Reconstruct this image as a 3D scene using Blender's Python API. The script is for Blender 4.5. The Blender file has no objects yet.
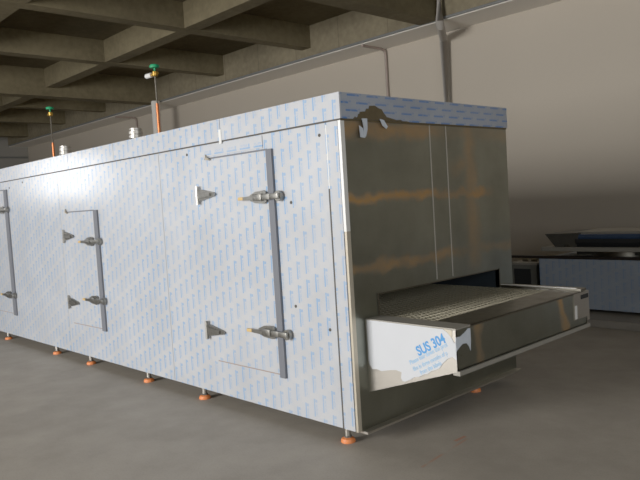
import bpy, bmesh, math, random
from mathutils import Vector, Matrix
random.seed(7)
sc = bpy.context.scene
COL = sc.collection

# ------------------------------------------------------------------ nodes
class NT:
    def __init__(s, name):
        s.m = bpy.data.materials.new(name); s.m.use_nodes = True
        s.t = s.m.node_tree; s.t.nodes.clear()
        s.out = s.t.nodes.new('ShaderNodeOutputMaterial')
        s.b = s.t.nodes.new('ShaderNodeBsdfPrincipled')
        s.t.links.new(s.b.outputs[0], s.out.inputs[0])
    def n(s, typ, **kw):
        x = s.t.nodes.new('ShaderNode' + typ)
        for k, v in kw.items(): setattr(x, k, v)
        return x
    def put(s, sock, v):
        if isinstance(v, bpy.types.NodeSocket): s.t.links.new(v, sock)
        else:
            if hasattr(sock.default_value, '__len__') and not hasattr(v, '__len__'): v = (v, v, v)
            if sock.type == 'RGBA' and len(v) == 3: v = (*v, 1)
            sock.default_value = v
    def f(s, op, a, b=0.0, c=0.0):
        x = s.n('Math', operation=op)
        s.put(x.inputs[0], a); s.put(x.inputs[1], b); s.put(x.inputs[2], c)
        return x.outputs[0]
    def step(s, a, lo, hi):
        return s.f('MULTIPLY', s.f('GREATER_THAN', a, lo), s.f('LESS_THAN', a, hi))
    def ss(s, a, lo, hi, t0=0.0, t1=1.0):
        x = s.n('MapRange', interpolation_type='SMOOTHSTEP')
        s.put(x.inputs['Value'], a); s.put(x.inputs['From Min'], lo); s.put(x.inputs['From Max'], hi)
        s.put(x.inputs['To Min'], t0); s.put(x.inputs['To Max'], t1)
        return x.outputs['Result']
    def band(s, a, c, w):                       # soft bump centred on c
        return s.ss(s.f('ABSOLUTE', s.f('SUBTRACT', a, c)), w, 0.0)
    def pos(s):
        tc = s.n('TexCoord'); sp = s.n('SeparateXYZ')
        s.t.links.new(tc.outputs['Object'], sp.inputs[0])
        s.coord = tc.outputs['Object']
        return sp.outputs[0], sp.outputs[1], sp.outputs[2]
    def noise(s, scale, detail=3, rough=.55, vec=None, stretch=None):
        x = s.n('TexNoise'); x.inputs['Scale'].default_value = scale
        x.inputs['Detail'].default_value = detail; x.inputs['Roughness'].default_value = rough
        v = vec or s.coord
        if stretch:
            mp = s.n('Mapping'); mp.inputs['Scale'].default_value = stretch
            s.t.links.new(v, mp.inputs[0]); v = mp.outputs[0]
        s.t.links.new(v, x.inputs['Vector'])
        return x.outputs['Fac']
    def mix(s, fac, a, b):
        x = s.n('Mix', data_type='RGBA')
        s.put(x.inputs[0], fac); s.put(x.inputs[6], a); s.put(x.inputs[7], b)
        return x.outputs[2]
    def bump(s, h, strength=.2, dist=.02):
        x = s.n('Bump'); x.inputs['Strength'].default_value = strength; x.inputs['Distance'].default_value = dist
        s.put(x.inputs['Height'], h); s.t.links.new(x.outputs[0], s.b.inputs['Normal'])
    def set(s, color=None, rough=None, metal=None, coat=None, spec=None):
        if color is not None: s.put(s.b.inputs['Base Color'], color)
        if rough is not None: s.put(s.b.inputs['Roughness'], rough)
        if metal is not None: s.put(s.b.inputs['Metallic'], metal)
        if coat is not None: s.put(s.b.inputs['Coat Weight'], coat); s.b.inputs['Coat Roughness'].default_value = .25
        if spec is not None: s.put(s.b.inputs['Specular IOR Level'], spec)
        return s.m

def lin(r, g, b):
    g_ = lambda c: (c/255/12.92) if c/255 <= .04045 else ((c/255+.055)/1.055)**2.4
    return (g_(r), g_(g), g_(b))

def plain(name, rgb, rough=.6, metal=0.0, var=.12, scale=14):
    t = NT(name); t.pos(); c = lin(*rgb)
    n = t.noise(scale)
    a = tuple(v*(1-var) for v in c); b = tuple(min(1, v*(1+var)) for v in c)
    return t.set(t.mix(n, a, b), rough, metal)

def film_mat(name, axis, base=(191, 193, 197), mark=(112, 158, 206), gloss=True, lw=.54, sp=.087, stg=.041, per=.160, on=.76, fl=.8, tx=.55):
    """white protective film with rows of little blue printed marks. axis = (across, along)"""
    t = NT(name); P = t.pos()
    u, v = P[axis[0]], P[axis[1]]
    a = t.f('DIVIDE', u, sp); col = t.f('FLOOR', a); fa = t.f('FRACT', a)
    b = t.f('DIVIDE', t.f('SUBTRACT', v, t.f('MULTIPLY', col, stg)), per)
    fb = t.f('FRACT', b)
    wob = t.noise(30, 1)
    line = t.f('MULTIPLY', t.step(fa, .40, lw), t.f('LESS_THAN', fb, on))
    flag = t.f('MULTIPLY', t.step(fa, .56, .80), t.step(fb, .62, .74))
    txt = t.f('MULTIPLY', t.f('MULTIPLY', t.step(fa, .60, .78), t.step(fb, .08, .55)), t.step(t.noise(110, 2), .47, 1))
    mk = t.f('MAXIMUM', t.f('MULTIPLY', line, t.ss(wob, .25, .5, .55, 1.0)), t.f('MULTIPLY', flag, fl))
    mk = t.f('MAXIMUM', mk, t.f('MULTIPLY', txt, tx))
    fade = t.ss(t.noise(1.1, 2), .3, .62, .55, .98)
    mk = t.f('MULTIPLY', mk, fade)
    mk = t.f('MAXIMUM', mk, t.f('MULTIPLY', t.step(fb, .0, .74), .06))
    bs = lin(*base)
    grime = t.noise(2.3, 4)
    c0 = t.mix(t.ss(grime, .3, .75), bs, tuple(x*.87 for x in bs))
    t.set(t.mix(mk, c0, lin(*mark)), .42, 0.0, spec=.5)
    h = t.f('ADD', t.noise(2.1, 2, .5), t.f('MULTIPLY', t.noise(9, 3, .6), .25))
    t.bump(h, .22, .03)
    if gloss: t.b.inputs['Coat Weight'].default_value = .9; t.b.inputs['Coat Roughness'].default_value = .17
    return t.m

def steel_mat(name, rgb=(150, 146, 132), rough=.3, stretch=(1, 1, 30), wave=.08):
    t = NT(name); t.pos(); c = lin(*rgb)
    br = t.noise(9, 3, .6, stretch=stretch)
    cl = t.noise(1.6, 3)
    col = t.mix(cl, tuple(v*.82 for v in c), tuple(min(1, v*1.12) for v in c))
    t.set(col, t.ss(br, .2, .8, rough*.8, rough*1.25), 1.0)
    t.bump(t.noise(1.7, 1, .4), wave, .05)
    return t.m

def end_steel():
    """bare stainless end sheet with brown bands mixed into its colour"""
    t = NT('end_steel'); X, Y, Z = t.pos()
    c = lin(143, 146, 136)
    n1 = t.noise(2.2, 4); n2 = t.noise(5, 4, .6)
    col = t.mix(n1, tuple(v*.6 for v in c), tuple(v*1.35 for v in c))
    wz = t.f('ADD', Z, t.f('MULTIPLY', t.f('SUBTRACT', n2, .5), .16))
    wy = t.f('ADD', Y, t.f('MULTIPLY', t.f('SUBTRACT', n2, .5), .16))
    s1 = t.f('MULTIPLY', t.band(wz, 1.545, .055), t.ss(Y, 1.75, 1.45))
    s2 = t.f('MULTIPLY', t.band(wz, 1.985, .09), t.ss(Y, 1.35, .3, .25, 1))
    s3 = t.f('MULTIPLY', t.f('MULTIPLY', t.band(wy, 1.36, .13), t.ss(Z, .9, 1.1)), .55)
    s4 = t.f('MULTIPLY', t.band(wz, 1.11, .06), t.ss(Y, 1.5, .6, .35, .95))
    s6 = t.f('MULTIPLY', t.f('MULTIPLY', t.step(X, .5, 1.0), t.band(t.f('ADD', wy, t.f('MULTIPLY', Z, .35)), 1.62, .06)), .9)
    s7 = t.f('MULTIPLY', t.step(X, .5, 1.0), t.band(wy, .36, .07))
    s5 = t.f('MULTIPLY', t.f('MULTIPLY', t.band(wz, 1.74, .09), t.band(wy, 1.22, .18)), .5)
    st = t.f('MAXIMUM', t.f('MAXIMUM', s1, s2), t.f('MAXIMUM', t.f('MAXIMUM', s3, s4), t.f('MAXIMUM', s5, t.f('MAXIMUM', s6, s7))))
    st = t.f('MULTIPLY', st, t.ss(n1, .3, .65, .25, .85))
    col = t.mix(st, col, lin(196, 146, 76))  # tints the masked bands brown
    br = t.noise(7, 3, .6, stretch=(1, 1, 26))
    t.set(col, t.f('ADD', t.ss(br, .2, .8, .27, .42), t.f('MULTIPLY', st, .15)), t.f('SUBTRACT', 1.0, t.f('MULTIPLY', st, .45)))
    t.bump(t.noise(1.4, 2, .5), .22, .05)
    return t.m

def concrete(name, rgb, scale=2.0, line_axis=None, rough=.9):
    t = NT(name); P = t.pos(); c = lin(*rgb)
    n = t.f('ADD', t.f('MULTIPLY', t.noise(scale*.4, 4, .6), .6), t.f('MULTIPLY', t.noise(scale*6, 4, .6), .4))
    col = t.mix(t.ss(n, .3, .7), tuple(v*.72 for v in c), tuple(v*1.22 for v in c))
    if line_axis is not None:                    # formwork board joints
        fr = t.f('FRACT', t.f('DIVIDE', P[line_axis], 1.22))
        col = t.mix(t.f('MULTIPLY', t.f('LESS_THAN', fr, .022), .45), col, tuple(v*.45 for v in c))
    t.set(col, rough, spec=.2)
    t.bump(n, .25, .03)
    return t.m

def floor_mat():
    t = NT('floor_concrete'); X, Y, Z = t.pos(); c = lin(150, 142, 130)
    n = t.f('ADD', t.f('MULTIPLY', t.noise(.55, 4, .6), .55), t.f('MULTIPLY', t.noise(2.6, 4, .65), .45))
    sp = t.noise(85, 2, .7)
    col = t.mix(t.ss(n, .3, .7), tuple(v*.80 for v in c), tuple(v*1.14 for v in c))
    col = t.mix(t.ss(sp, .45, .75, 0, .28), col, tuple(v*.5 for v in c))
    # thin orange scuff marks on the slab beside the machine end
    d = t.f('ABSOLUTE', t.f('SUBTRACT', X, t.f('ADD', .50, t.f('MULTIPLY', Y, -.10))))
    sc1 = t.f('MULTIPLY', t.f('LESS_THAN', d, .009), t.step(Y, -.02, .52))
    sc1 = t.f('MULTIPLY', sc1, t.ss(t.noise(6, 2), .35, .6, 0, .5))
    d2 = t.f('ABSOLUTE', t.f('SUBTRACT', X, t.f('ADD', .405, t.f('MULTIPLY', Y, .02))))
    sc2 = t.f('MULTIPLY', t.f('LESS_THAN', d2, .012), t.step(Y, .43, .54))
    col = t.mix(t.f('MAXIMUM', sc1, t.f('MULTIPLY', sc2, .5)), col, lin(165, 84, 40))
    t.set(col, t.ss(n, .3, .7, .62, .5), spec=.35)
    t.bump(t.f('ADD', n, t.f('MULTIPLY', sp, .2)), .12, .02)
    return t.m

def wall_mat(name, rgb):
    t = NT(name); t.pos(); c = lin(*rgb)
    n = t.f('ADD', t.f('MULTIPLY', t.noise(.35, 3), .7), t.f('MULTIPLY', t.noise(30, 3), .3))
    t.set(t.mix(n, tuple(v*.9 for v in c), tuple(v*1.06 for v in c)), .85, spec=.2)
    t.bump(t.noise(60, 3), .06, .01)
    return t.m

M = {}
M['film'] = film_mat('film_vertical_print', (0, 2))
M['film_h'] = film_mat('film_horizontal_print', (2, 0))
M['film_end'] = film_mat('film_end_print', (2, 1), base=(158, 164, 174), mark=(58, 112, 178), gloss=False, lw=.64, sp=.047, stg=.098, per=.178, on=.60, fl=.4, tx=.3)
M['film_plain'] = plain('film_plain', (206, 209, 214), .4, 0, .04, 6)
M['shred'] = plain('film_shred', (196, 204, 214), .35, 0, .1, 20)
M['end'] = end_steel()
M['steel'] = steel_mat('brushed_steel')
M['steel_dark'] = steel_mat('dull_steel', (118, 114, 104), .38)
M['steel_pale'] = steel_mat('pale_steel', (196, 190, 180), .42)
M['chrome'] = plain('cast_chrome', (140, 138, 132), .36, 1.0, .4, 40)
M['bright'] = plain('bright_trim', (236, 236, 232), .35, .3, .04)
M['beige_edge'] = plain('edge_fold', (196, 186, 166), .4, .4, .08)
M['vent'] = plain('vent_metal', (196, 192, 184), .4, .6, .1)
M['grey_bar'] = plain('grey_bar', (98, 101, 109), .55, 0, .06)
M['orange'] = plain('orange_plastic', (232, 128, 66), .5, 0, .05)
M['tan'] = plain('tan_tip', (206, 170, 104), .5, 0, .05)
M['black'] = plain('dark_rubber', (26, 28, 30), .7, 0, .2)
M['inner'] = plain('tunnel_interior', (40, 47, 52), .6, .2, .2)
M['seam'] = plain('seam_shadow_gap', (74, 70, 64), .8, 0, .2)
M['brown'] = plain('torn_backing', (96, 84, 60), .5, .4, .25, 30)
M['mesh'] = plain('belt_wire', (150, 143, 122), .5, .4, .15, 40)
M['blue_ink'] = plain('blue_ink', (62, 148, 218), .5, 0, .05)
M['blue_ink_pale'] = plain('pale_blue_ink', (150, 194, 230), .5, 0, .05)
M['slab'] = concrete('ceiling_concrete', (92, 83, 62), 1.4)
M['beam'] = concrete('beam_concrete', (108, 98, 74), 1.6)
M['wallbeam'] = concrete('wall_beam_concrete', (122, 112, 90), 1.6, 0)
M['floor'] = floor_mat()
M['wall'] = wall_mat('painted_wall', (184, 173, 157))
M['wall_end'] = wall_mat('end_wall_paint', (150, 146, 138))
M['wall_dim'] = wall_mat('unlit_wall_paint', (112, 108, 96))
M['soffit'] = wall_mat('soffit_paint', (238, 232, 222))
M['pipe'] = plain('pipe_paint', (158, 152, 144), .6, 0, .06)
M['pipe_thin'] = plain('thin_pipe_paint', (150, 134, 124), .6, 0, .08)
M['conduit'] = plain('conduit_paint', (120, 122, 120), .5, .3, .1)
M['copper'] = plain('copper', (196, 112, 66), .35, .85, .15)
M['rod'] = plain('dark_rod', (84, 78, 66), .5, .4, .15)
M['brass'] = plain('brass', (206, 160, 70), .35, .8, .1)
M['green'] = plain('green_handle', (20, 150, 96), .5, 0, .1)
M['white'] = plain('white_cap', (225, 225, 222), .5, 0, .04)
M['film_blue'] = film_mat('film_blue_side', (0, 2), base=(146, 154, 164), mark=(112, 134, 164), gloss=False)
M['mach_grey'] = plain('grey_plate', (150, 146, 136), .5, .4, .1)
M['mach_dark'] = plain('dark_plate', (84, 83, 78), .45, .5, .2)
M['blue_roll'] = plain('dark_blue_film', (58, 74, 100), .25, .2, .2)
M['rail_brown'] = plain('dark_rail', (44, 38, 34), .5, .3, .2)
M['box_grey'] = plain('grey_box_paint', (104, 104, 98), .5, .2, .12)
M['channel'] = plain('floor_channel_metal', (134, 128, 118), .6, .2, .12)

# ------------------------------------------------------------------ mesh helpers
class MB:
    def __init__(s): s.bm = bmesh.new(); s.mi = 0
    def _tag(s, n0):
        s.bm.faces.ensure_lookup_table()
        for f in s.bm.faces[n0:]: f.material_index = s.mi
    def box(s, x0, x1, y0, y1, z0, z1, bev=0.0):
        n0 = len(s.bm.faces)
        b2 = bmesh.new(); bmesh.ops.create_cube(b2, size=1)
        for v in b2.verts:
            v.co = Vector((x0+(v.co.x+.5)*(x1-x0), y0+(v.co.y+.5)*(y1-y0), z0+(v.co.z+.5)*(z1-z0)))
        if bev: bmesh.ops.bevel(b2, geom=b2.edges[:], offset=bev, segments=2, profile=.6, affect='EDGES')
        s.join(b2); s._tag(n0); return s
    def join(s, b2):
        me = bpy.data.meshes.new('tmp'); b2.to_mesh(me); b2.free(); s.bm.from_mesh(me); bpy.data.meshes.remove(me)
    def tube(s, pts, r, seg=10, cap=True):
        """swept round bar; r a number or one per point"""
        n0 = len(s.bm.faces); pts = [Vector(p) for p in pts]
        rs = r if hasattr(r, '__len__') else [r]*len(pts); rings = []
        for i, p in enumerate(pts):
            d = (pts[min(i+1, len(pts)-1)]-pts[max(i-1, 0)]).normalized()
            a = d.cross(Vector((0, 0, 1)))
            if a.length < 1e-3: a = Vector((1, 0, 0))
            a.normalize(); b = d.cross(a).normalized()
            rings.append([s.bm.verts.new(p+rs[i]*(math.cos(2*math.pi*k/seg)*a+math.sin(2*math.pi*k/seg)*b)) for k in range(seg)])
        for A, B in zip(rings, rings[1:]):
            for k in range(seg): s.bm.faces.new((A[k], A[(k+1) % seg], B[(k+1) % seg], B[k]))
        if cap: s.bm.faces.new(rings[0][::-1]); s.bm.faces.new(rings[-1])
        s._tag(n0); return s
    def lathe(s, c, prof, seg=20):
        """prof = [(r, z)...] about the vertical through c"""
        n0 = len(s.bm.faces); rings = []
        for r, z in prof:
            rings.append([s.bm.verts.new((c[0]+r*math.cos(2*math.pi*k/seg), c[1]+r*math.sin(2*math.pi*k/seg), c[2]+z)) for k in range(seg)])
        for A, B in zip(rings, rings[1:]):
            for k in range(seg): s.bm.faces.new((A[k], A[(k+1) % seg], B[(k+1) % seg], B[k]))
        s.bm.faces.new(rings[0][::-1]); s.bm.faces.new(rings[-1])
        s._tag(n0); return s
    def prism(s, poly, axis, a, b):
        """extrude a 2-D outline; axis 'x': poly=(y,z); 'y': (x,z); 'z': (x,y)"""
        n0 = len(s.bm.faces)
        mk = {'x': lambda p, t: (t, p[0], p[1]), 'y': lambda p, t: (p[0], t, p[1]), 'z': lambda p, t: (p[0], p[1], t)}[axis]
        A = [s.bm.verts.new(mk(p, a)) for p in poly]; B = [s.bm.verts.new(mk(p, b)) for p in poly]
        n = len(poly)
        s.bm.faces.new(A); s.bm.faces.new(B[::-1])
        for i in range(n): s.bm.faces.new((A[i], B[i], B[(i+1) % n], A[(i+1) % n]))
        s._tag(n0); return s
    def quad(s, *ps):
        n0 = len(s.bm.faces); s.bm.faces.new([s.bm.verts.new(p) for p in ps]); s._tag(n0); return s
    def build(s, name, mats, parent=None, smooth=False, base=None):
        bmesh.ops.recalc_face_normals(s.bm, faces=s.bm.faces[:])
        o = Vector((0, 0, 0))
        if base is not None: o = Vector(base)
        if parent is not None: o = parent.matrix_basis.translation if parent.parent is None else o
        off = wloc(parent) if parent is not None else o
        for v in s.bm.verts: v.co -= off
        me = bpy.data.meshes.new(name); s.bm.to_mesh(me); s.bm.free()
        for m in (mats if isinstance(mats, (list, tuple)) else [mats]): me.materials.append(m)
        if smooth:
            for p in me.polygons: p.use_smooth = True
            try: me.set_sharp_from_angle(angle=math.radians(35))
            except Exception: pass
        ob = bpy.data.objects.new(name, me); COL.objects.link(ob)
        if parent is not None: ob.parent = parent
        else: ob.location = o
        return ob

def wloc(o):
    v = Vector((0, 0, 0))
    while o is not None: v += Vector(o.location); o = o.parent
    return v

def tag(o, label=None, cat=None, group=None, kind=None):
    if label: o['label'] = label
    if cat: o['category'] = cat
    if group: o['group'] = group
    if kind: o['kind'] = kind
    return o
def thing(name, loc, label, cat, group=None):
    o = bpy.data.objects.new(name, None); COL.objects.link(o); o.location = loc
    o.empty_display_size = .1
    return tag(o, label, cat, group)
def struct(mb, name, mat, label=None, base=None):
    o = mb.build(name, mat, base=base); o['kind'] = 'structure'
    return o
def copy_part(o, parent, delta):
    c = o.copy(); COL.objects.link(c); c.parent = parent
    c.location = Vector(o.location) + Vector(delta)
    for ch in list(o.children):
        d = ch.copy(); COL.objects.link(d); d.parent = c
    return c

# ------------------------------------------------------------------ the setting
XL, XR, YF, YB = -24.0, 8.0, -10.0, 7.06
SLAB = 5.03
struct(MB().box(XL-.3, XR+.3, YF-.3, YB+.3, -.2, 0), 'floor', M['floor'])
struct(MB().box(XL-.3, XR+.3, YF-.3, YB+.3, SLAB, SLAB+.25), 'ceiling', M['slab'])
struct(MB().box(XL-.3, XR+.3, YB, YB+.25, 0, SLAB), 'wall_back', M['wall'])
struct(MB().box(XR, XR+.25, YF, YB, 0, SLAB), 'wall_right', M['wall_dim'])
# left wall with a window opening, front wall with a ribbon of window openings (behind the camera)
w = MB(); w.box(XL-.25, XL, -7.3, YB, 0, SLAB); w.box(XL-.25, XL, YF, -7.3, 0, 2.3); w.box(XL-.25, XL, YF, -7.3, 4.2, SLAB)
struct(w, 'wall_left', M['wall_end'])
w = MB(); w.box(XL, XR, YF-.25, YF, 0, 1.0); w.box(XL, XR, YF-.25, YF, 4.2, SLAB); w.box(-1.0, XR, YF-.25, YF, 1.0, 4.2)
for x in (-6.8, -12.8, -18.8): w.box(x-.25, x+.25, YF-.25, YF, 1.0, 4.2)
w.box(XL, XL+.5, YF-.25, YF, 1.0, 4.2)
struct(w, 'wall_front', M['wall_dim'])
k = 0
for x0, x1 in ((-6.55, -1.0), (-12.55, -7.05), (-18.55, -13.05), (-23.5, -19.05)):
    k += 1; f = MB(); n = 4
    for i in range(n+1):
        x = x0+(x1-x0)*i/n; f.box(x-.03, x+.03, YF-.16, YF-.10, 1.0, 4.2)
    for z in (1.03, 2.6, 4.17): f.box(x0, x1, YF-.16, YF-.10, z-.03, z+.03)
    struct(f, 'window_%d' % k, M['pipe'])

# concrete ceiling grid
def beam(x0, x1, y0, y1, z0, mat='beam'):
    struct(MB().box(x0, x1, y0, y1, z0, SLAB), 'ceiling_beam', M[mat])
for y0 in (.55, 3.43, -2.33, -5.21, -8.09): beam(XL, XR, y0, y0+.285, 4.6)
for x1 in (-6.86, -9.80, -15.75, -18.62, -.95, 1.95, 7.7):
    beam(x1-.26, x1, YF, 6.33, 4.595)
for x1, z in ((-3.78, 4.40), (-12.85, 4.40), (4.9, 4.40), (-21.9, 4.55)):
    beam(x1-.36, x1, YF, 6.33, z)
beam(XL, XR, 6.33, YB, 4.405, 'wallbeam')
struct(MB().box(XL, XR, 6.345, YB, 4.385, 4.405), 'trim_1', M['soffit'])

# ------------------------------------------------------------------ pipes on the wall
o = MB().tube([(XL+.1, 6.3075, 4.415), (-9, 6.3075, 4.415), (XR-.1, 6.3075, 4.415)], .022, 8).build('conduit', M['conduit'], smooth=True, base=(-9, 6.30, 4.40))
tag(o, 'long grey conduit running along the bottom edge of the concrete wall beam', 'conduit')
def downpipe(x, r, label, z1=4.40, offset=False):
    Y = 6.30-r-.034
    t = thing('downpipe', (x-.46, YB-.07-r, 0) if offset else (x, Y, 0), label, 'pipe')
    xw, yw = (x, Y) if not offset else (x-.46, YB-.07-r)
    pts = [(xw, yw, 0), (xw, yw, z1)] if not offset else [(xw, yw, 0), (xw, yw, 4.20), (xw+.03, yw-.04, 4.26), (x-.03, Y+.05, 4.28), (x, Y, 4.34), (x, Y, z1)]
    MB().tube(pts, r, 16).build('pipe', M['pipe'] if r < .1 else M['soffit'], t, True)
    for z in (1.2, 2.3):
        c = MB(); c.lathe((xw, yw, z), [(r+.006, 0), (r+.006, .05)], 16); c.build('bracket', M['conduit'], t)
downpipe(-3.66, .068, 'thick grey vertical pipe on the wall behind the near end of the freezer', 5.0, True)
downpipe(-12.62, .11, 'pale grey vertical pipe on the wall far back behind the freezer top', 4.40)
def thin_pipe(x, label, cat='pipe', zlow=0.0):
    o = MB().tube([(x, 6.36, 4.365), (x, 6.9, 4.365), (x, 6.985, 4.34), (x, 7.02, 4.27), (x, 7.02, zlow)], .027, 8).build('wall_pipe', M['pipe_thin'], smooth=True, base=(x, 7.02, zlow))
    tag(o, label, cat)
thin_pipe(-5.53, 'thin vertical pipe bent onto the soffit, left of the thick grey pipe')
thin_pipe(-15.25, 'thin reddish pipe dropping down the wall above the nearer silver roof cap')
o = MB().tube([(-23.972, 3.5, 3.98), (-23.972, 7.0, 3.98)], .03, 8).build('conduit', M['conduit'], smooth=True, base=(-23.93, 5.2, 3.98))
tag(o, 'short grey conduit running across the far end wall', 'conduit')

# ------------------------------------------------------------------ tunnel freezer
W, HT, HS, HB, LEN = 1.893, 2.2, 2.037, .0895, -10.0
F = thing('tunnel_freezer', (0, 0, 0), 'long industrial tunnel freezer wrapped in blue-printed white film with steel end', 'freezer')
# core carcass (hidden behind the sheets): top, back, bottom, far end
c = MB()
c.box(LEN, -.02, .02, W-.02, HT-.05, HT-.012); c.box(LEN, -.02, W-.03, W-.004, HB, HT-.03)
c.box(LEN, -.02, .03, W-.03, HB+.002, HB+.03); c.box(LEN, LEN+.03, .02, W-.02, HB, HT-.02)
c.build('carcass', M['steel_dark'], F)
# long side sheets
edges = [-.128, -2.16, -4.28, -6.75, LEN]
for a, b in zip(edges, edges[1:]):
    MB().box(b+.0025, a-.0025, 0, .03, HB, HS-.004).build('side_panel', M['film'], F)
MB().box(-.1235, -.026, -.002, .03, HB, HS-.004).build('side_panel', M['film'], F)
# corner edge fold and joint strips
c = MB(); c.box(-.020, .002, -.004, .03, 1.35, HS-.004); c.mi = 1; c.box(-.016, .002, -.0035, .03, HB, 1.35)
c.build('corner_trim', [M['bright'], M['beige_edge']], F)
c = MB(); c.box(-.1285, -.1225, -.004, .02, 1.62, HS-.02); c.mi = 1; c.box(-.135, -.1225, -.003, .02, HB, 1.62)
c.build('joint_strip', [M['bright'], M['seam']], F)
# fascia all round, split in lengths on the long side
fe = [.012, -1.235, -2.94, -3.95, -6.4, LEN]
for i, (a, b) in enumerate(zip(fe, fe[1:])):
    MB().box(b+.003, a-(.003 if i else 0), -.012, .02, HS+.004, HT).build('fascia', M['film'], F)
c = MB(); c.box(-.02, .0125, .0, W+.004, HS+.004, HT-.0005); c.build('fascia', M['film_end'], F)
MB().box(LEN, .004, -.006, .03, HS-.006, HS+.006).build('seam', M['seam'], F)
MB().box(-.03, .006, .0, W, HS-.008, HS+.006).build('seam', M['brown'], F)
MB().box(-1.252, -1.222, -.016, -.011, HS-.02, HS+.085).build('film_tab', M['bright'], F)
MB().box(LEN, .0, .02, W-.002, HT-.012, HT-.004).build('roof_sheet', M['steel_dark'], F)
# torn brown patch in the end fascia with hanging shreds
tear = [(.10, HS+.004), (.12, HS+.02), (.128, HS+.012), (.142, HS+.018), (.15, HS+.038), (.158, HS+.034), (.165, HS+.05), (.215, HS+.055), (.225, HS+.072), (.25, HS+.074), (.255, HS+.092), (.31, HS+.096),
        (.34, HS+.082), (.375, HS+.075), (.39, HS+.055), (.42, HS+.028), (.46, HS+.022), (.52, HS+.012), (.56, HS+.016), (.58, HS+.007), (.62, HS+.008), (.66, HS+.003)]
MB().prism(tear, 'x', .0125, .0145).build('torn_patch', M['brown'], F)
c = MB(); c.prism([(.175, HS+.008), (.225, HS+.010), (.222, HS-.06), (.205, HS-.105), (.185, HS-.10), (.188, HS-.04)], 'x', .0155, .0185)
c.prism([(.148, HS-.035), (.18, HS-.05), (.20, HS-.112), (.155, HS-.108)], 'x', .0145, .017); c.build('film_shred', M['shred'], F)
c = MB(); c.prism([(.345, HS+.012), (.385, HS+.006), (.42, HS-.035), (.405, HS-.05), (.37, HS-.03)], 'x', .0155, .0185); c.build('film_shred', M['shred'], F)
# end sheet with the outfeed opening
oy0, oy1, oz0, oz1 = .255, 1.69, .70, .925
c = MB(); x0, x1 = -.02, .0
c.box(x0, x1, .004, oy0, HB, HS-.004); c.box(x0, x1, oy1, W, HB, HS-.004)
c.box(x0, x1, oy0, oy1, oz1, HS-.004); c.box(x0, x1, oy0, oy1, HB, oz0)
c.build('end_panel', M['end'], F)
for y in (.886, 1.077):
    MB().box(-.001, .0022, y-.0045, y+.0045, oz1+.02, HS-.008).build('sheet_seam', M['vent'], F)
c = MB(); c.box(-.01, .05, .03, W-.01, HB-.012, HB+.002); c.build('bottom_lip', M['steel_pale'], F)
# dark tunnel seen through the opening
c = MB(); d = -1.6
c.box(d, -.02, oy0-.02, oy0, oz0-.1, oz1+.25); c.box(d, -.02, oy1, oy1+.02, oz0-.1, oz1+.25)
c.box(d, -.02, oy0, oy1, oz1+.23, oz1+.25); c.box(d, d+.02, oy0, oy1, oz0-.1, oz1+.25); c.box(d, -.02, oy0, oy1, oz0-.12, oz0-.1)
c.build('tunnel_lining', M['inner'], F)
c = MB(); c.box(-.03, .006, oy0-.012, oy0, .785, oz1+.004); c.box(-.03, .006, oy1, oy1+.012, .785, oz1+.004)
c.box(-.03, .004, oy0-.012, oy1+.012, oz1, oz1+.008); c.build('opening_frame', M['steel_dark'], F)

# doors ---------------------------------------------------------------
def make_hinge(parent, name='hinge'):
    h = MB()
    h.box(-.135, -.112, -.020, -.008, -.068, .068, .004)                       # mounting leaf
    h.prism([(-.112, .045), (-.06, .042), (.10, .012), (.118, 0), (.10, -.014), (-.06, -.040), (-.112, -.045)], 'y', -.020, -.008)
    h.prism([(-.10, .026), (.06, .010), (.06, -.012), (-.10, -.026)], 'y', -.034, -.020)
    h.tube([(-.122, -.022, -.072), (-.122, -.022, .072)], .013, 8)
    return h.build(name, M['chrome'], parent, True)
def make_latch(parent):
    h = MB()
    h.prism([(-.12, .018), (-.06, .040), (.03, .046), (.06, .034), (.06, -.034), (.03, -.046), (-.06, -.040), (-.12, -.022)], 'y', -.024, -.008)
    h.box(-.055, .035, -.052, -.024, -.024, .024, .006)
    h.box(.045, .125, -.052, -.030, -.020, .020, .004)                         # arm over the bar
    h.prism([(-.19, .006), (-.06, .016), (-.06, -.018), (-.19, -.012)], 'y', -.046, -.026)   # lever
    h.tube([(.19, -.008, 0), (.19, -.03, 0)], .036, 16)                          # strike plate
    h.box(.12, .215, -.052, -.026, -.018, .020, .005)
    h.mi = 1; h.box(-.235, -.175, -.048, -.024, -.014, .010, .005)
    return h.build('latch', [M['chrome'], M['tan']], parent, True)
def place(o, x, z):
    w0 = wloc(o.parent); o.location = Vector((x, -.004, z)) - w0
# prototypes carry local coordinates about (0,0,0)
def proto(fn):
    def g(parent, x, z):
        key = fn.__name__
        if key not in CACHE:
            o = fn(None); o.parent = parent; CACHE[key] = o
        else:
            o = CACHE[key].copy(); COL.objects.link(o); o.parent = parent
        place(o, x, z); return o
    return g
CACHE = {}
hinge_at, latch_at = proto(make_hinge), proto(make_latch)
def door(x0, x1, xb0, xb1, z0, z1, hx, lx, zl, zh, strip=None):
    D = MB().box(x0, xb0, -.007, .0, z0+.02, z1-.004).build('door', M['film'], F)
    MB().box(x0+.03, xb0, -.010, -.004, z1-.008, z1+.004).build('top_edge', M['grey_bar'], D)
    MB().box(x0+.03, xb0, -.0085, -.004, z0+.016, z0+.024).build('bottom_edge', M['pipe_thin'], D)
    MB().box(xb0, xb1, -.020, .0, z0, z1, .004).build('edge_bar', M['grey_bar'], D)
    MB().tube([(x0+.045, -.005, z1+.03), (x0+.07, -.02, z1-.002), (x0+.11, -.022, z1-.012)], [.006, .012, .008], 8).build('drip_clip', M['beige_edge'], D)
    for z in zh:
        if hx is not None: hinge_at(D, hx, z)
    for z in zl: latch_at(D, lx, z)
    return D
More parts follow.
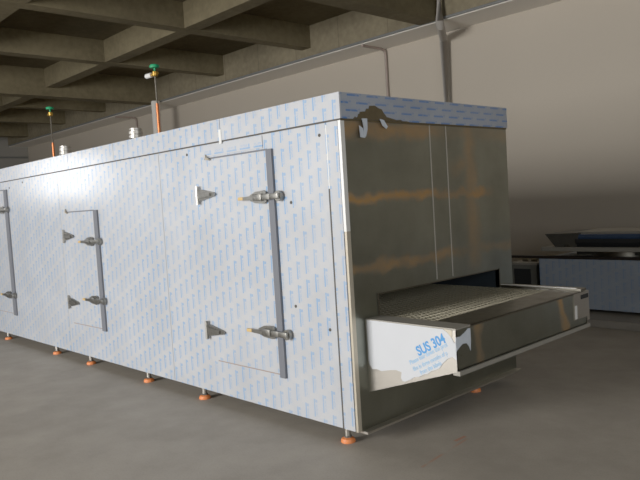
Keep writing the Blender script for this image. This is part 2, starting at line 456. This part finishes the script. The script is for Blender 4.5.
door(-1.50, -.665, -.715, -.655, .335, 1.925, -1.455, -.79, (1.60, .65), (1.65, .59))
door(-4.17, -3.38, -3.45, -3.37, .395, 1.60, -4.06, -3.545, (1.29, .70), (1.345, .64))
door(-6.70, -5.84, -5.93, -5.83, .355, 1.935, -6.66, -6.02, (1.685, .61), (1.70, .59))
c = MB(); c.box(-1.47, -.76, -.006, .0, 1.94, HS-.012); c.build('film_strip', M['film_h'], F)
for x, z in ((-1.13, 1.965), (-.86, 1.98), (-.19, 1.96), (-.5, 1.55), (-.2, .72), (-.52, .85), (-1.72, 1.98), (-5.3, 1.99), (-5.75, 1.95)):
    MB().tube([(x, -.004, z), (x, .005, z)], .011, 8).build('rivet', M['seam'], F)

# legs ---------------------------------------------------------------
def make_leg(x, y):
    L = MB().tube([(x, y, .018), (x, y, HB+.02)], .019, 12).build('leg', M['steel_pale'], F, True)
    f = MB(); f.lathe((x, y, 0), [(.046, 0), (.047, .012), (.040, .024), (.022, .030)], 18); f.build('foot', M['orange'], L, True)
    n = MB(); n.lathe((x, y, .030), [(.026, 0), (.026, .012)], 6); n.build('nut', M['chrome'], L)
    return L
lx = [-.12, -1.75, -2.66, -3.86, -4.74, -6.32]
L0 = make_leg(lx[0], .003+.02)
for x in lx[1:]: copy_part(L0, F, (x-lx[0], 0, 0))
copy_part(L0, F, (.035, 1.385, 0))
for x in (-2.66, -6.32, -9.7): copy_part(L0, F, (x-lx[0], 1.80, 0))
copy_part(L0, F, (-9.7-lx[0], 0, 0))

# vents on the roof
def vent(x, y):
    v = MB(); v.lathe((x, y, HT-.006), [(.035, 0), (.035, .075)], 16)
    v.lathe((x, y, HT+.066), [(.066, 0), (.066, .028), (.056, .031), (.056, .037), (.066, .040), (.066, .068), (.050, .071), (.050, .078), (.060, .080), (.060, .094), (.02, .098)], 22)
    v.build('roof_vent', M['vent'], F, True)
vent(-3.06, .30); vent(-4.72, .30)

# outfeed tray --------------------------------------------------------
ty0, ty1, tx, tz = .12, 1.735, .68, .785
T = MB()
T.prism([(0, .32), (tx, .543), (tx, tz), (0, tz)], 'y', ty0, ty0+.012)
T.prism([(0, .32), (tx, .543), (tx, tz), (0, tz)], 'y', ty1-.012, ty1)
T.prism([(0, .32), (tx, .543), (tx, .553), (0, .33)], 'y', ty0+.012, ty1-.012)
T = T.build('outfeed_tray', M['steel_pale'], F)
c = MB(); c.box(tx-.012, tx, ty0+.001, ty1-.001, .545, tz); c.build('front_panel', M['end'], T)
c = MB(); c.box(tx-.03, tx+.016, ty0+.002, ty1+.02, .522, .547); c.build('bottom_lip', M['mach_grey'], T)
c = MB(); c.box(.43, tx+.003, ty0+.15, ty1-.02, tz-.008, tz); c.build('deck_plate', M['steel_dark'], T)
c = MB(); c.box(0, tx+.003, ty0-.002, ty0+.145, tz-.006, tz+.004, .002); c.build('near_rail', M['mach_grey'], T)
c = MB(); c.box(0, tx-.02, ty1-.03, ty1+.05, tz-.004, tz+.014, .003); c.mi = 1; c.box(0, tx-.06, ty1-.028, ty1-.002, tz+.013, tz+.017)
c.build('far_rail', [M['steel_dark'], M['bright']], T)
c = MB(); c.box(tx, tx+.006, 1.535, ty1, .60, tz-.002); c.box(tx-.03, tx+.006, ty1, ty1+.035, .57, tz); c.build('corner_bracket', M['steel_pale'], T)
MB().box(tx+.005, tx+.009, 1.64, ty1+.02, tz-.05, tz-.02).build('slot', M['black'], T)
MB().box(tx+.005, tx+.009, 1.545, 1.575, .605, .70).build('tape_strip', M['bright'], T)
# brown stain flash on the front is part of the sheet; torn film on the near side
film = [(.012, .783), (.10, .783), (.60, .779), (.632, .760), (.655, .735), (.668, .712), (.681, .705), (.681, .612), (.655, .628), (.62, .612), (.585, .582), (.562, .551),
        (.530, .535), (.503, .526), (.47, .503), (.451, .500), (.41, .478), (.375, .471), (.34, .450), (.30, .432), (.281, .433), (.270, .45), (.277, .487),
        (.235, .494), (.182, .486), (.15, .478), (.116, .470), (.075, .478), (.041, .473), (.018, .50), (.011, .526)]
MB().prism(film, 'y', ty0-.004, ty0).build('film_label', M['film_plain'], T)
wrap = [(ty0-.004, .742), (.16, .738), (.20, .752), (.243, .772), (.262, .768), (.262, .700), (.256, .640), (.245, .665), (.22, .690), (.18, .694), (.15, .680), (ty0-.004, .660)]
MB().prism(wrap, 'x', tx, tx+.003).build('film_flap', M['shred'], T)
for p in ([(.60, .781), (.66, .779), (.655, .735), (.632, .760)],):
    MB().prism(p, 'y', ty0-.003, ty0).build('bare_corner', M['beige_edge'], T)
def text(body, x, z, size, ang, mat, sx=1.0):
    cu = bpy.data.curves.new('lettering', 'FONT'); cu.body = body; cu.size = size; cu.offset = .0026 if size > .05 else .0006
    cu.extrude = .0004
    o = bpy.data.objects.new('lettering', cu); COL.objects.link(o)
    bpy.context.view_layer.update()
    me = bpy.data.meshes.new_from_object(o.evaluated_get(bpy.context.evaluated_depsgraph_get()))
    bpy.data.objects.remove(o); bpy.data.curves.remove(cu)
    Mx = Matrix.Translation(Vector((x, ty0-.0047, z))-wloc(T)) @ Matrix.Rotation(-ang, 4, 'Y') @ Matrix.Rotation(math.pi/2, 4, 'X') @ Matrix.Diagonal((sx, 1, 1, 1))
    me.transform(Mx); me.materials.clear(); me.materials.append(mat)
    ob = bpy.data.objects.new('lettering', me); COL.objects.link(ob); ob.parent = T
    return ob
A = math.radians(27.5)
text('SUS 304', .416, .604, .078, A, M['blue_ink'], .86)
text('Please tear down the prot', .350, .542, .037, A, M['blue_ink_pale'], .80)
text('film in three months of p', .374, .507, .037, A, M['blue_ink_pale'], .76)
text('from the labels', .425, .494, .036, A, M['blue_ink_pale'], .8)
# wire mesh belt
b = MB()
by0, by1, bx0, bx1 = ty0+.15, ty1-.03, -1.5, .43
n = 34
for i in range(n):
    x = bx0+(bx1-bx0)*(i+.5)/n
    b.box(x-.0065, x+.0065, by0, by1, tz-.016, tz-.008)
m = 34
for j in range(m):
    y = by0+(by1-by0)*(j+.5)/m
    b.box(bx0, bx1, y-.0045, y+.0045, tz-.014, tz-.007)
belt = b.build('wire_belt', M['mesh'], T)
MB().box(bx0, bx1, by0-.01, by1+.01, tz-.045, tz-.035).build('belt_bed', M['black'], T)

# ------------------------------------------------------------------ copper supply pipes with valves standing on the roof
def supply(x, y, zc, zv, label, side):
    t = thing('valve_pipe', (x, y, HT+.001), label, 'pipe')
    MB().tube([(x, y, HT+.001), (x, y, zc)], .017, 12).build('copper_pipe', M['copper'], t, True)
    MB().tube([(x, y, zc), (x, y, zv)], .010, 8).build('rod', M['rod'], t, True)
    v = MB(); v.lathe((x, y, zv-.03), [(.018, 0), (.03, .01), (.03, .05), (.018, .06)], 12)
    v.tube([(x-.07, y, zv), (x+.05, y, zv)], .017, 10)
    v.build('valve_body', M['brass'], t, True)
    h = MB(); h.lathe((x, y, zv+.03), [(.010, 0), (.010, .03), (.05, .035), (.055, .05), (.05, .065), (.02, .07)], 14)
    h.build('valve_handle', M['green'], t, True)
    if side:
        MB().tube([(x-.07, y, zv), (x-.18, y, zv+.004)], .026, 10).build('valve_outlet', M['white'], t, True)
supply(-3.64, .90, 2.72, 3.04, 'copper pipe with brass valve and green handle, nearer of the two on the freezer roof', True)
supply(-6.52, .90, 2.60, 3.00, 'copper pipe with green-handled valve farther back, left of the silver caps', False)

# ------------------------------------------------------------------ second machine in the far right
S = thing('conveyor_table', (.4, 5.4, 0), 'low conveyor machine with blue film side against the back wall at right', 'machine')
x1 = 2.6
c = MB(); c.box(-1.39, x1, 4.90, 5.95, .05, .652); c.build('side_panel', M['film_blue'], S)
for x in (-1.2, .5, 2.3):
    for y in (5.0, 5.8): MB().box(x-.03, x+.03, y-.03, y+.03, 0, .06).build('leg', M['mach_dark'], S)
c = MB(); c.box(-1.86, x1, 4.89, 4.97, .655, .688); c.build('frame_rail', M['rail_brown'], S)
c = MB(); c.lathe((-.48, 5.26, .652), [(.33, 0), (.33, .10)], 40); c.build('turntable', M['steel_dark'], S, True)
c = MB(); c.box(-1.34, x1, 4.86, 5.75, .752, .803, .006); c.build('deck', M['mach_grey'], S)
c = MB(); c.box(-.95, .05, 5.02, 5.6, .70, .752); c.build('deck_support', M['mach_dark'], S)
c = MB(); c.box(1.2, 1.3, 5.1, 5.5, .652, .755); c.build('deck_support', M['mach_dark'], S)
c = MB()
c.prism([(-1.30, .965), (-.86, .975), (-.90, .803), (-1.17, .803)], 'y', 4.90, 5.62); c.build('end_bracket', M['mach_dark'], S)
c = MB(); c.prism([(4.93, .803), (4.885, .86), (4.885, .90), (5.6, .90), (5.6, .803)], 'x', -.90, x1); c.build('trough', M['black'], S)
c = MB(); c.tube([(-.93, 4.945, .925), (x1, 4.945, .925)], .036, 16); c.build('film_roll', M['blue_roll'], S, True)
c = MB(); c.box(-.92, x1, 4.98, 5.62, .945, .985, .01); c.build('top_cover', M['mach_grey'], S)
MB().box(-1.03, -.99, 4.893, 4.901, .79, .83).build('bolt', M['chrome'], S)
B = thing('control_box', (-1.68, 5.25, 0), 'small grey metal box left of the blue-sided machine', 'box')
c = MB(); c.box(-1.86, -1.50, 5.02, 5.45, 0, .555, .01); c.build('body', M['box_grey'], B)
c = MB(); c.box(-1.88, -1.48, 5.0, 5.47, .553, .582, .006); c.build('lid', M['mach_grey'], B)
MB().box(-1.82, -1.58, 5.012, 5.022, .20, .50).build('door_panel', M['black'], B)
for x in (-1.75, -1.62): 
    f = MB(); f.tube([(x-.045, 5.2, .606), (x+.045, 5.2, .606)], .025, 10); f.build('fitting', M['steel_pale'], B, True)
o = MB().box(-1.2, 3.6, 4.13, 4.22, 0, .08, .006).build('floor_channel', M['channel'], base=(1.2, 4.17, 0))
tag(o, 'pale metal channel lying on the floor in front of the blue-sided machine', 'channel')

# ------------------------------------------------------------------ light
def area(name, loc, target, sx, sy, power, color):
    l = bpy.data.lights.new(name, 'AREA'); l.shape = 'RECTANGLE'; l.size = sx; l.size_y = sy; l.energy = power; l.color = color
    o = bpy.data.objects.new(name, l); COL.objects.link(o); o.location = loc
    o.rotation_euler = (Vector(target)-Vector(loc)).to_track_quat('-Z', 'Y').to_euler()
    return o
area('window_or_fill_light', (-2.9, YF+.1, 2.6), (-2.2, 0, 2.0), 4.4, 3.0, 1060, (1.0, .98, .95))
area('window_or_fill_light', (-9.8, YF+.1, 2.6), (-9.0, 0, 2.0), 5.2, 3.0, 45, (1.0, .98, .95))
area('window_or_fill_light', (-15.8, YF+.1, 2.6), (-15, 0, 2.0), 5.2, 3.0, 20, (1.0, .98, .92))
area('window_or_fill_light', (XL+.15, -8.6, 3.25), (0, -4.5, 2.2), 2.4, 1.8, 95, (1.0, .98, .96))

area('window_or_fill_light', (XR-.15, -1.0, 2.6), (0, 0, 1.6), 11.0, 3.2, 310, (.94, .97, 1.0))  # added fill lamp to brighten the steel end; this wall has no window
w = bpy.data.worlds.new('world'); sc.world = w; w.use_nodes = True
bg = w.node_tree.nodes['Background']; bg.inputs[0].default_value = (.80, .88, 1.0, 1); bg.inputs[1].default_value = .6

# ------------------------------------------------------------------ camera
cam = bpy.data.cameras.new('camera'); co = bpy.data.objects.new('camera', cam); COL.objects.link(co)
yaw, pit, rol = math.radians(136.59590539), math.radians(-3.23370726), math.radians(3.52989845)
fw = Vector((math.cos(pit)*math.cos(yaw), math.cos(pit)*math.sin(yaw), math.sin(pit)))
rt = Vector((math.sin(yaw), -math.cos(yaw), 0)); dn = fw.cross(rt)
r2 = math.cos(rol)*rt+math.sin(rol)*dn; d2 = -math.sin(rol)*rt+math.cos(rol)*dn
Rm = Matrix((r2, -d2, -fw)).transposed().to_4x4()
co.matrix_world = Matrix.Translation((2.86853637, -2.943789, 1.54029492)) @ Rm
cam.sensor_fit = 'HORIZONTAL'; cam.sensor_width = 36; cam.lens = 668.987*36/640
cam.clip_start = .05; cam.clip_end = 200
sc.camera = co
sc.view_settings.view_transform = 'Standard'
sc.view_settings.look = 'None'
sc.view_settings.exposure = 0.0
sc.view_settings.gamma = 1.25
